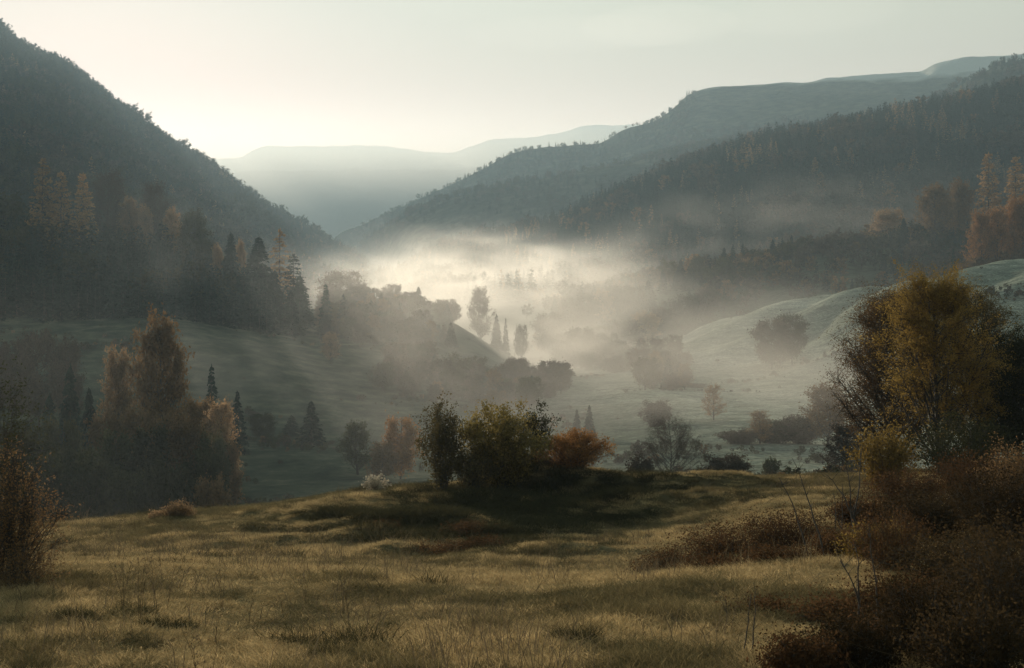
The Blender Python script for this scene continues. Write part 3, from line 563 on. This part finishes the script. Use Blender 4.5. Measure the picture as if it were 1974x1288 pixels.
# ---- trees of the valley: name, category, label, species, leaf colour, column, distance, top row, width
V=[
# left clump
('tree','tree','tall brown tree with a dark visible trunk standing out of the left clump','ovate','brown',310,180,603,118),
('tree','tree','pale orange tree left of the tall brown tree','tall','pale',228,186,668,66),
('tree','tree','gold edged tree on the right shoulder of the left clump','ovate','brown',385,172,762,80),
('tree','tree','gold rimmed slender tree at the right end of the left clump','tall','pale',425,165,766,62),
('tree','tree','low tree with brown edge at the right foot of the left clump','ovate','brown',440,158,850,60),
('tree','tree','dark round tree low in the middle of the left clump','round','dark',290,150,815,110),
('tree','tree','dark tree below the gold edged shoulder of the left clump','ovate','brown',350,152,810,100),
('tree','tree','dark low tree at the front of the left clump','round','dark',392,148,862,90),
('tree','tree','dark tree under the pale orange tree','round','dark',225,154,825,90),
('spruce_tree','spruce','tall dark spruce beside the far left trees','fat_spruce','spruce',135,175,698,80),
('spruce_tree','spruce','dark spruce just right of the tall far left spruce','fat_spruce','spruce',172,172,745,70),
('spruce_tree','spruce','dark spruce just left of the tall far left spruce','fat_spruce','spruce',95,170,755,80),
('tree','tree','pale hazy tree at the far left above the spruces','round','twig',75,232,632,90),
('tree','tree','second pale hazy tree right of the far left pale tree','ovate','twig',132,228,648,62),
('tree','tree','pale hazy tree at the left frame edge','round','twig',22,236,650,80),
('tree','tree','black leafy tree low at the left behind the speckled bush','round','dark',150,150,860,110),
('tree','tree','black leafy tree at the left frame edge above the bush','round','dark',50,150,820,120),
('spruce_tree','spruce','hazy spruce right of the left clump on the slope','spruce','spruce',408,215,700,44),
('spruce_tree','spruce','lower hazy spruce right of the slope spruce','spruce','spruce',458,214,752,42),
('spruce_tree','spruce','faint spruce low on the slope midway to the knoll','spruce','spruce',600,228,772,52),
('spruce_tree','spruce','faint small spruce left of the midway spruce','spruce','spruce',562,240,800,40),
('tree','tree','dark low hazy tree behind the midway spruce','round','dark',505,236,795,56),
('tree','tree','dark hazy tree left of the orange valley tree','tall','dark',690,196,812,62),
('tree','tree','orange leaved valley tree left of the knoll shrubs','round','orange',772,190,800,80),
('tree','tree','dim brown tree under the orange valley tree','round','brown',735,186,850,60),
# slope above
('tree','tree','small golden tree on the misty slope below the twin spruces','ovate','pale',638,332,640,40),
('spruce_tree','spruce','left of the twin dark spruces on the misty spur','spruce','spruce',628,398,545,36),
('spruce_tree','spruce','right of the twin dark spruces on the misty spur','spruce','spruce',662,394,566,36),
('tree','tree','large pale tree glowing behind the twin spruces','round','twig',655,452,520,84),
('tree','tree','pale narrow tree right of the large glowing tree','tall','twig',697,448,545,30),
('tree','tree','dim round tree right of the twin spruces','round','dark',705,402,582,58),
('tree','tree','broad round tree on the crest of the misty spur','round','dark',785,432,570,80),
('tree','tree','round tree right of the broad crest tree','round','dark',832,436,594,46),
('spruce_tree','spruce','small stout spruce on the crest of the misty spur','fat_spruce','spruce',862,446,586,30),
('tree','tree','tall pale poplar like tree standing in the bright mist','tall','twig',927,486,553,44),
('spruce_tree','spruce','squat spruce right of the tall pale tree in mist','fat_spruce','spruce',957,470,604,26),
('spruce_tree','spruce','slim faint spruce in the mist right of the squat one','spruce','spruce',975,476,612,16),
('tree','tree','faint round tree at the lower end of the misty spur','round','dark',1004,456,624,26),
('tree','tree','domed dark tree on the grey slope above the knoll','dome','dark',878,328,686,86),
('tree','tree','low tree just right of the domed slope tree','round','dark',922,334,706,56),
('tree','tree','low hedge like tree in the slope row above the knoll','dome','dark',965,345,700,70),
('tree','tree','low tree at the right end of the slope row','round','dark',1008,320,738,56),
('tree','tree','dim tree at the left end of the slope row','round','twig',815,330,690,50),
('tree','tree','small brown tree lower in the slope row','round','brown',955,300,752,46),
# skyline of the left wood
('larch_tree','larch','leftmost pale larch on the skyline of the left wood','larch','larch',82,448,302,62),
('larch_tree','larch','second pale larch stepping down the left skyline','larch','larch',118,446,328,60),
('larch_tree','larch','pointed pale larch left of the bare skyline tree','larch','larch',160,452,332,56),
('tree','tree','tall rounded bare tree on the left skyline','bare','twig',208,470,322,80),
('tree','tree','pale shrubby tree right of the rounded bare tree','ovate','pale',250,468,380,48),
('tree','tree','pale low tree between the two bare skyline trees','ovate','pale',278,464,395,36),
('tree','tree','second tall bare tree on the left skyline','bare','twig',302,470,348,68),
('tree','tree','pale faint tree right of the second bare skyline tree','ovate','pale',330,466,400,40),
('tree','tree','dark round leafed tree on the left skyline','ovate','dark',375,446,404,68),
('spruce_tree','spruce','small pointed spruce right of the dark round skyline tree','fat_spruce','spruce',445,432,446,54),
('tree','tree','thin pale tree beside the small skyline spruce','ovate','pale',464,436,462,24),
('tree','tree','thin pale tree left of the small skyline spruce','ovate','pale',418,436,470,26),
('spruce_tree','spruce','large triangular dark spruce at the end of the left wood','fat_spruce','spruce',499,418,455,92),
('tree','tree','lacy lopsided tree right of the large triangular spruce','lacy','larch',539,424,440,56),
('spruce_tree','spruce','lacy backlit spruce on the right end of the left wood','lacy','spruce',566,421,488,52),
('spruce_tree','spruce','dark spruce closing the right end of the left wood','fat_spruce','spruce',578,416,528,60),
('spruce_tree','spruce','low dark spruce before the large triangular spruce','fat_spruce','spruce',530,402,520,56),
('spruce_tree','spruce','low dark spruce left of the large triangular spruce','fat_spruce','spruce',470,404,512,54),
('spruce_tree','spruce','dark spruce at the lower right corner of the left wood','spruce','spruce',560,388,560,46),
# right half, hill and pasture
('tree','tree','large round tree alone on the pale pasture','round','twig',1487,402,612,78),
('tree','tree','darker round tree joined to the right of the pasture tree','round','dark',1527,408,603,66),
('spruce_tree','spruce','small dark spruce standing below the round pasture trees','fat_spruce','spruce',1492,384,714,18),
('spruce_tree','spruce','small spruce at the left of the pasture track','fat_spruce','spruce',1302,352,731,28),
('bush','bush','dark low bush right of the small track spruce','dome','dark',1343,354,738,50),
('bush','bush','tiny dark bush on the pasture right of the small spruce','dome','dark',1523,372,742,11),
('bush','bush','small hedge bush on the pasture below the round trees','dome','dark',1450,360,748,14),
('bush','bush','tiny bush high on the left of the pasture','dome','dark',1383,430,692,9),
('spruce_tree','spruce','tiny spruce on the pasture edge above the grey round tree','fat_spruce','spruce',1228,330,766,13),
('spruce_tree','spruce','tiny spruce on the pasture right of the grey round tree','fat_spruce','spruce',1304,330,764,13),
('tree','tree','grey round tree behind the bare birch','dome','twig',1266,245,766,66),
('tree','tree','golden birch on the pasture right of the bare birch','cone','pale',1376,250,738,54),
('birch_tree','birch','bare twiggy birch behind the crest of the meadow','birch','twig',1292,128,800,128),
('shrub','shrub','low twiggy shrub right of the bare birch','dome','twig',1400,122,868,110),
('shrub','shrub','low twiggy shrub left of the bare birch','dome','twig',1235,118,878,70),
('bush','bush','dark round bush on the pale patch behind the crest','dome','dark',1487,146,878,36),
('tree','tree','pale brown tree left of the golden tree beyond the crest','ovate','brown',1598,205,738,92),
('tree','tree','brown twiggy tree before the pale brown tree','ovate','twig',1630,140,815,84),
('tree','tree','small autumn tree rising from the dark hedge','cone','brown',1466,205,788,64),
('bush','bush','grey hedge bush at the left end of the hedge','dome','twig',1425,205,826,95),
('bush','bush','dark hedge bush in the middle of the hedge','dome','dark',1492,208,814,105),
('bush','bush','tall grey hedge bush at the right end of the hedge','dome','twig',1543,208,796,100),
('spruce_tree','spruce','left of the two little spruces behind the rusty bush','fat_spruce','spruce',1112,232,788,24),
('spruce_tree','spruce','right of the two little spruces behind the rusty bush','fat_spruce','spruce',1136,230,780,26),
('tree','tree','spreading tree rising from the mist below the valley wood','birch','twig',1250,398,645,100),
('bush','bush','hazy thicket around the foot of the spreading misty tree','dome','twig',1298,414,680,90),
('bush','bush','hazy bush left of the spreading misty tree','dome','twig',1190,420,688,70),
('tree','tree','hazy round tree at the far side of the misty meadow','round','twig',1120,470,630,70),
('tree','tree','faint round tree beside the hazy meadow tree','round','twig',1165,480,640,60),
# far hillside skyline
('spruce_tree','spruce','lone spruce at the left end of the foggy hillside','spruce','spruce',1278,684,519,24),
('spruce_tree','spruce','stout spruce right of the lone hillside spruce','fat_spruce','spruce',1312,690,500,34),
('tree','tree','round tree right of the stout hillside spruce','ovate','dark',1344,694,492,34),
('spruce_tree','spruce','left spruce of the foggy hillside trio','fat_spruce','spruce',1396,700,476,26),
('spruce_tree','spruce','middle spruce of the foggy hillside trio','spruce','spruce',1413,702,470,22),
('spruce_tree','spruce','right spruce of the foggy hillside trio','spruce','spruce',1432,700,468,20),
('spruce_tree','spruce','left spruce of the second hillside trio','fat_spruce','spruce',1490,704,461,26),
('spruce_tree','spruce','middle spruce of the second hillside trio','spruce','spruce',1508,706,458,18),
('spruce_tree','spruce','right spruce of the second hillside trio','spruce','spruce',1526,704,452,18),
('spruce_tree','spruce','small round topped spruce right of the second trio','fat_spruce','spruce',1576,700,478,22),
('tree','tree','pale round tree on the hillside left of the dark spruce','ovate','twig',1660,690,450,46),
('tree','tree','pale autumn tree behind the dark hillside spruce','round','pale',1712,715,400,66),
('spruce_tree','spruce','dark pointed spruce before the pale autumn wood','fat_spruce','spruce',1742,682,420,34),
('tree','tree','round autumn tree at the left of the upper autumn wood','ovate','brown',1800,708,355,70),
('tree','tree','tall autumn tree in the upper autumn wood','ovate','brown',1848,712,345,60),
('larch_tree','larch','tall pointed larch above the autumn wood','larch','larch',1905,708,292,60),
('larch_tree','larch','larch at the right edge above the autumn wood','larch','larch',1958,704,300,64),
('spruce_tree','spruce','small dark spruce on the brow left of the orange wood','spruce','spruce',1838,560,478,22),
('tree','tree','orange tree at the left end of the orange wood','ovate','orange',1890,566,402,52),
('tree','tree','second orange tree of the orange wood','tall','orange',1925,564,395,44),
('tree','tree','third orange tree of the orange wood','ovate','orange',1955,566,378,50),
('tree','tree','orange tree of the wood cut by the right edge','tall','orange',1985,562,362,50),
]
for n,c,l,sp,mt,px,Y,yt,w in V: plant(n,c,l,sp,mt,px,Y,yt,w)
for px,Y,yt,w,sp,mt in ((1060,560,600,70,'round','twig'),(1095,600,575,60,'ovate','twig'),(1130,620,560,60,'round','twig'),(1160,640,558,50,'ovate','pale'),(1190,650,548,60,'round','twig'),(1225,640,550,56,'round','twig'),(1250,655,540,40,'fat_spruce','spruce'),(1105,520,640,76,'round','twig'),(1150,540,625,80,'round','dark'),(1200,545,615,80,'round','twig'),(1240,560,600,70,'ovate','pale'),(1280,575,590,70,'round','twig'),(1070,640,575,40,'fat_spruce','spruce'),(1320,600,565,60,'round','dark'),(1360,610,552,60,'round','twig'),(1180,470,655,84,'round','twig'),(1140,490,665,80,'round','twig'),(1215,455,672,80,'round','dark'),(1270,440,672,84,'round','twig'),(1090,500,660,60,'ovate','twig')):
    plant('tree','tree','hazy tree of the wood that fades into mist on the valley floor',sp,mt,px,Y,yt,w,group='trees fading into the valley mist')
for px,Y,yt,w,sp,mt in ((330,165,790,90,'ovate','brown'),(265,168,780,90,'round','brown'),(200,166,790,80,'ovate','brown'),(410,152,830,80,'round','dark'),(320,140,880,110,'dome','dark'),(250,142,890,110,'dome','dark'),(180,144,880,110,'dome','dark'),(110,146,870,120,'dome','dark'),(405,142,905,90,'dome','brown'),(120,160,800,90,'round','dark')):
    plant('tree','tree','dark crowded tree in the shaded lower part of the left clump',sp,mt,px,Y,yt,w,group='crowded trees of the left clump')
def solveY(px,row,Y0,Y1):
    Ys=np.linspace(Y0,Y1,200); r=HY-F*H(at(px,Ys),Ys)/Ys; k=np.where(r<row)[0]
    return float(Ys[k[0]]) if len(k) else Y1
for px,Y,yt,w,l in ((1571,850,312,18,'upper lone pale larch on the dark conifer slope'),(1582,838,342,20,'lower lone pale larch on the dark conifer slope'),(1610,862,290,18,'small pale tree right of the lone larches'),(1640,866,292,20,'second small pale tree right of the lone larches')):
    plant('larch_tree','larch',l,'larch','larch',px,solveY(px,yt+32,860,1300),yt,w*1.1,hgt=18)

# ---- masses of trees nobody could count: points that carry instances of the trees above
def stuff_points(name,P,rot,scl,var,srcs,label):
    me=bpy.data.meshes.new(name); n=len(P)
    me.vertices.add(n); me.vertices.foreach_set('co',np.asarray(P,np.float32).ravel())
    for an,ty,da in (('rot','FLOAT_VECTOR',np.asarray(rot,np.float32).ravel()),('scl','FLOAT_VECTOR',np.asarray(scl,np.float32).ravel())):
        a=me.attributes.new(an,ty,'POINT'); a.data.foreach_set('vector',da)
    a=me.attributes.new('var','INT','POINT'); a.data.foreach_set('value',np.asarray(var,np.int32))
    o=tag(link(name,me),label,kind='stuff')
    G=bpy.data.node_groups.new(name+'_nodes','GeometryNodeTree')
    G.interface.new_socket('Geometry',in_out='INPUT',socket_type='NodeSocketGeometry'); G.interface.new_socket('Geometry',in_out='OUTPUT',socket_type='NodeSocketGeometry')
    gi=G.nodes.new('NodeGroupInput'); go=G.nodes.new('NodeGroupOutput'); jn=G.nodes.new('GeometryNodeJoinGeometry')
    def attr(nm,ty):
        q=G.nodes.new('GeometryNodeInputNamedAttribute'); q.data_type=ty; q.inputs['Name'].default_value=nm; return q.outputs['Attribute']
    ar,asc,av=attr('rot','FLOAT_VECTOR'),attr('scl','FLOAT_VECTOR'),attr('var','INT')
    for i,parts in enumerate(srcs):
        cm=G.nodes.new('FunctionNodeCompare'); cm.data_type='INT'; cm.operation='EQUAL'; 
        ins=[s for s in cm.inputs if s.type=='INT']; G.links.new(av,ins[0]); ins[1].default_value=i
        ip=G.nodes.new('GeometryNodeInstanceOnPoints'); G.links.new(gi.outputs[0],ip.inputs['Points']); G.links.new(cm.outputs[0],ip.inputs['Selection'])
        G.links.new(ar,ip.inputs['Rotation']); G.links.new(asc,ip.inputs['Scale'])
        j2=G.nodes.new('GeometryNodeJoinGeometry')
        for ob in parts:
            oi=G.nodes.new('GeometryNodeObjectInfo'); oi.inputs['Object'].default_value=ob; oi.transform_space='ORIGINAL'; G.links.new(oi.outputs['Geometry'],j2.inputs[0])
        G.links.new(j2.outputs[0],ip.inputs['Instance']); G.links.new(ip.outputs[0],jn.inputs[0])
    G.links.new(jn.outputs[0],go.inputs[0])
    md=o.modifiers.new('scatter','NODES'); md.node_group=G
    return o
# one real tree of each light kind stands in the woods and lends its meshes to the masses
LEND=[]
for sp,mt,px,Y,hh,l in (('f_spruce','spruce',200,800,10,'spruce low on the wooded mountain below the sun'),('f_spruce','spruce',260,805,9,'spruce in a gap of the wooded mountain below the sun'),('f_spruce','spruce',1500,800,12,'spruce low on the dark conifer slope'),
        ('f_broad','dark',300,800,8,'dark leafy tree among the spruces below the sun'),('f_broad','twig',1250,800,9,'greyish leafy tree at the foot of the conifer slope'),('f_broad','brown',1350,800,9,'brown leafy tree at the foot of the conifer slope'),('f_larch','larch',1420,805,11,'pale larch at the foot of the conifer slope')):
    LEND.append([c for c in plant('spruce_tree' if sp=='f_spruce' else 'larch_tree' if sp=='f_larch' else 'tree','tree',l,sp,mt,px,Y+160,0,None,hgt=hh*1.5,var=len(LEND)).children])
def wood(name,label,px0,px1,Y0,Y1,step,hlo,hhi,mix,seed,mask=None,patch=0.0):
    g=np.random.default_rng(seed)
    xa,xb=min(at(px0,Y0),at(px0,Y1)),max(at(px1,Y0),at(px1,Y1))
    nx,ny=int((xb-xa)/step),int((Y1-Y0)/step)
    X,Y=np.meshgrid(np.linspace(xa,xb,nx),np.linspace(Y0,Y1,ny)); X=X.ravel()+g.uniform(-.5,.5,X.size)*step*1.2; Y=Y.ravel()+g.uniform(-.5,.5,Y.size)*step*1.2
    px=CX+F*X/Y; k=(px>px0)&(px<px1)&(Y>Y0)&(Y<Y1)
    if mask is not None: k&=mask(px,Y,X)
    if patch: k&=(fbm(X/60,Y/60,seed,3)+g.uniform(-.15,.15,X.size)>patch-.5)
    X,Y=X[k],Y[k]; Z=H(X,Y)-.3; n=len(X)
    nz=np.clip(fbm(X/45,Y/45,seed+5,3)*1.1+.5+g.normal(0,.18,n),0,.999)
    cum=np.cumsum([m for _,m in mix]); cum=cum/cum[-1]; idx=np.searchsorted(cum,nz); var=np.array([i for i,_ in mix])[np.clip(idx,0,len(mix)-1)]
    h=g.uniform(hlo,hhi,n)*(1+.25*fbm(X/80,Y/80,seed+9,2)); h*=np.where(g.uniform(0,1,n)<.12,1.25,1); s=h*g.uniform(.85,1.3,n)
    return stuff_points(name,np.column_stack([X,Y,Z]),np.column_stack([0*X,0*X,g.uniform(0,6.28,n)]),np.column_stack([s,s,h]),var,LEND,label)
wood('forest','dense dark forest on the mountain below the sun',-500,700,860,1960,9,13,22,[(0,3),(3,2),(1,3),(4,1.5),(6,.5)],101)
def spur_trees():
    # countable trees of the misty spur, each an object with its own trunk and crown
    g=np.random.default_rng(108); Y=g.uniform(290,475,2600); px=g.uniform(615,1330,2600); X=at(px,Y)
    d=fbm(X/45,Y/45,108,3)+.25*fbm(X/14,Y/14,109,2)
    k=np.where((d>.10)&((Y>330)|(px<1060))&~((px>1090)&(px<1230)&(Y<400)))[0]; done=[]
    for q in k:
        if len(done)>=190: break
        if any((X[q]-a)**2+(Y[q]-b)**2<16 for a,b in done): continue
        done.append((X[q],Y[q])); r=g.uniform(); kind=('round','twig') if r<.38 else ('round','dark') if r<.62 else ('ovate','brown') if r<.74 else ('dome','twig') if r<.86 else ('fat_spruce','spruce')
        left=px[q]<1010
        plant('spruce_tree' if kind[1]=='spruce' else 'tree','spruce' if kind[1]=='spruce' else 'tree',('small spruce among the trees of the misty spur' if kind[1]=='spruce' else 'small leafy tree among the trees of the misty spur') if left else ('small spruce in the thin wood along the misty valley floor' if kind[1]=='spruce' else 'small leafy tree in the thin wood along the misty valley floor'),
            kind[0],kind[1],px[q],Y[q],0,None,hgt=g.uniform(4.5,9.5)*(.6 if kind[0]=='dome' else 1),group=('spruces' if kind[1]=='spruce' else 'leafy trees')+(' on the misty spur' if left else ' of the thin valley wood'))
spur_trees()
wood('forest','dark wood in the hollow behind the left spur',-500,480,478,870,8,11,18,[(0,3),(3,2),(1,2),(2,3)],107)
wood('forest','dark conifer forest covering the right mountainside',730,2500,860,1420,8,11,19,[(4,.7),(5,.3),(0,2.5),(2,4),(1,4),(6,.15)],102)
wood('forest','dark wood on the shaded spur at the left',-700,585,338,468,4.4,9,15,[(3,2),(0,3),(1,3),(2,2)],103,mask=lambda px,Y,X:(px<585-(Y-380)*.1)&(Y>345+np.clip(px-100,0,500)*.07))
wood('forest','foggy wood on the far hillside',1000,2400,575,840,6.5,7,12,[(4,2.5),(5,1.2),(3,1.5),(1,2),(0,2)],104,patch=.42)
wood('forest','hazy autumn wood on the brow at the right edge',1865,2500,545,600,5,11,16,[(5,3),(6,2),(4,1)],105)
wood('forest','distant scattered woods on the bare mountain slopes',620,2300,1750,2640,13,7,13,[(0,2),(3,2),(4,1),(1,2)],106,patch=.3,mask=lambda px,Y,X:(px<1340)|(px>1790)&(Y<1960)|((px<1560)&(Y<2350)))

def undergrowth():
    g=np.random.default_rng(600); n=26000; Y=np.sqrt(g.uniform(95**2,560**2,n)); px=g.uniform(-100,2100,n); X=at(px,Y)
    d=fbm(X/24+Y/50,Y/11,601,4)+.5*fbm(X/90,Y/60,602,2); k=(d+g.normal(0,.06,n)>.30)&~((px>1290)&(Y>420)&(g.uniform(0,1,n)>.12)); X,Y,d=X[k],Y[k],d[k]; Z=H(X,Y)-.15
    s=g.uniform(.35,1.0,len(X))*(1+1.6*np.clip(d-.42,0,1)/.3); w=s*g.uniform(1.1,2.2,len(X))
    stuff_points('undergrowth',np.column_stack([X,Y,Z]),np.column_stack([0*X,0*X,g.uniform(0,6.28,len(X))]),np.column_stack([w,w,s*1.3]),g.choice([3,4,5],len(X),p=[.5,.35,.15]),LEND,'rough scrub and rank grass clumps along the valley slopes')
undergrowth()
# ---- meadow grass: tufts of blades
def gen_tuft(seed,n,rad,hlo,hhi,wd,lean=.35):
    g=np.random.default_rng(seed); m=MB()
    a=g.uniform(0,6.283,n); r=rad*np.sqrt(g.uniform(0,1,n)); b=np.column_stack([r*np.cos(a),r*np.sin(a),np.full(n,-.02)])
    h=g.uniform(hlo,hhi,n); ld=g.normal(0,lean,(n,2))+b[:,:2]/rad*.25
    mid=b+np.column_stack([ld*h[:,None]*.35,h*.6]); tip=b+np.column_stack([ld*h[:,None]*1.0,h*g.uniform(.75,1,n)])
    th=g.uniform(0,6.283,n); s=np.column_stack([np.cos(th),np.sin(th),0*th])*(wd*g.uniform(.6,1.3,n))[:,None]*.5
    V=np.stack([b-s,b+s,mid+s*.8,mid-s*.8,tip+s*.15,tip-s*.15],1); i=np.arange(n)[:,None]*6
    Q=np.concatenate([i+np.array([[0,1,2,3]]),i+np.array([[3,2,4,5]])]); ti=g.uniform(0,1,n)
    m.quads(V.reshape(-1,3),Q,np.concatenate([ti,ti])); return m
TUFT=[]
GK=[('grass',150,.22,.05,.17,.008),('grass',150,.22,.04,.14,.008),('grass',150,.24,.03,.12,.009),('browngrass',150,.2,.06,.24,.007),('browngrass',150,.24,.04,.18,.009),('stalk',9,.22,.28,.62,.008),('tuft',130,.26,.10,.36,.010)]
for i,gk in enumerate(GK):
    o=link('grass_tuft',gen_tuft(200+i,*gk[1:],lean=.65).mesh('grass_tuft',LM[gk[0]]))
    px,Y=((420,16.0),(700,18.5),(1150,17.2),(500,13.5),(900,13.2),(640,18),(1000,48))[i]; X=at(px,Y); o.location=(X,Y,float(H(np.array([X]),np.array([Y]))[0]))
    tag(o,('tuft of tan grass in the near left meadow','tuft of tan grass in the near middle meadow','tuft of tan grass in the near right meadow','brown grass tuft near the bottom edge left of the middle','brown grass tuft near the bottom edge in the middle','tuft of tall dry stems in the near middle meadow','dark rank grass tuft whose colour also deepens the shade of the knoll')[i],'grass tuft'); TUFT.append([o])
DK=[(140,17.6,80),(255,17.9,80),(322,17.0,95),(320,12.6,100),(690,15.2,70),(570,15.6,80),(765,17.0,60),(840,17.2,60),(770,12.9,90),(1105,15.2,90),(1060,12.4,80),(60,14.0,90),(1170,12.4,70),(170,33,50),(225,13.4,60),(640,14.6,80)]
DM=[gen_tuft(300+i,900,.5,.18,.5,.012,.5).mesh('grass_tuft',LM['tuft']) for i in range(3)]
for i,(px,Y,w) in enumerate(DK):
    o=link('grass_tuft',DM[i%3]); X=at(px,Y); o.location=(X,Y,float(H(np.array([X]),np.array([Y]))[0])-.03); s=w*Y/F/1.1; r_=random.uniform; o.scale=(s*r_(.8,1.4),s*r_(.5,.9),s*r_(.8,1.5)); o.rotation_euler=(0,0,r_(-.5,.5))
    tag(o,'dark shaggy tussock in the tan meadow grass','grass tuft','dark tussocks in the near meadow')
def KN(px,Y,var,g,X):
    # rank dark grass and heath on and before the knoll; colour also deepens shade
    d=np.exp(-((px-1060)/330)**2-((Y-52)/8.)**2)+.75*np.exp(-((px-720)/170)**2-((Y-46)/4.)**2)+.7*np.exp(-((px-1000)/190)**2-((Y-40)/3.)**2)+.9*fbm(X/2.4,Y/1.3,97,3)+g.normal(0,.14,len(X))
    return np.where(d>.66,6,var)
def grass():
    g=np.random.default_rng(400); P=[]
    for Y0,Y1,d in ((7,14,34),(14,22,28),(22,36,17),(36,52,12),(52,75,9)):
        n=int(d*(Y1**2-Y0**2)*.5*(3120/F)); Y=np.sqrt(g.uniform(Y0**2,Y1**2,n)); px=g.uniform(-420,2700,n); X=at(px,Y)
        P.append(np.column_stack([X,Y]))
    P=np.concatenate(P); X,Y=P.T; Z=H(X,Y); n=len(X)
    px_=CX+F*X/Y
    cl=np.clip(.85+.9*fbm(X/2.2,Y/2.2,77,3)+.5*fbm(X/9,Y/9,78,2),.35,1.7)
    s=cl*g.uniform(.75,1.25,n); wd=np.interp(Y,[8,25,70],[1,1.3,1.9])
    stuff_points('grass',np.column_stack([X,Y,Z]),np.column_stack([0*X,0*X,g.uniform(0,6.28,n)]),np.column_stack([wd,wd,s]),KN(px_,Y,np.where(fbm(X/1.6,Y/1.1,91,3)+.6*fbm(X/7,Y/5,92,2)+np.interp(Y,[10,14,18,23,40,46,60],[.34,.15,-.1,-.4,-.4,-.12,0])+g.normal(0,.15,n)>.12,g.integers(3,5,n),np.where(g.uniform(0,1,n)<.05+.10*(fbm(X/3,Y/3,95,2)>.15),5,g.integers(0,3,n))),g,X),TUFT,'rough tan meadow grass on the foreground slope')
grass()
# ---- dry weed stalks
def gen_weed(seed,n):
    g=np.random.default_rng(seed); T=MB(); C=MB(); cs=[]
    for i in range(n):
        az=g.uniform(0,6.28); l=g.uniform(.05,.3); tip=np.array([math.cos(az)*l,math.sin(az)*l,g.uniform(.6,1)]); b=g.normal(0,.03,3)*[1,1,0]
        P=bez(b,b*.6+np.array([0,0,.5]),tip,6); T.tube(P,.006,.003,3)
        for j in range(7):
            k=g.integers(2,6); a=P[k]; e=a+np.array([g.normal(0,.06),g.normal(0,.06),g.uniform(.03,.12)]); T.tube(np.array([a,e]),.003,.002,3); cs.append(e+g.normal(0,.012,(5,3)))
    T.leaves(np.concatenate(cs),.024,.6,g=g); return T
WM=[gen_weed(500+i,1+i).mesh('dry_weed',LM['stalk']) for i in range(3)]
for i,(px,Y,hh) in enumerate(((165,28,.8),(268,17.5,1.0),(300,18.5,1.2),(325,19,1.0),(430,19.5,.85),(480,18,.6),(545,18.5,.7),(660,19,.95),(672,18,.8),(708,17,.7),(590,20,.7),(850,17.8,.55),(1180,17.2,.6),(1190,19.5,.5),(380,12.8,.9),(405,12.6,.8),(240,18,1.0),(415,16,.7),(735,17,.7))):
    o=link('dry_weed',WM[(i*2)%3]); hh*=.85; X=at(px,Y); o.location=(X,Y,float(H(np.array([X]),np.array([Y]))[0])); o.scale=(hh,hh,hh); o.rotation_euler=(0,0,i*1.1)
    tag(o,'thin dry weed stalk standing above the tan meadow grass','weed','dry weeds in the near meadow')
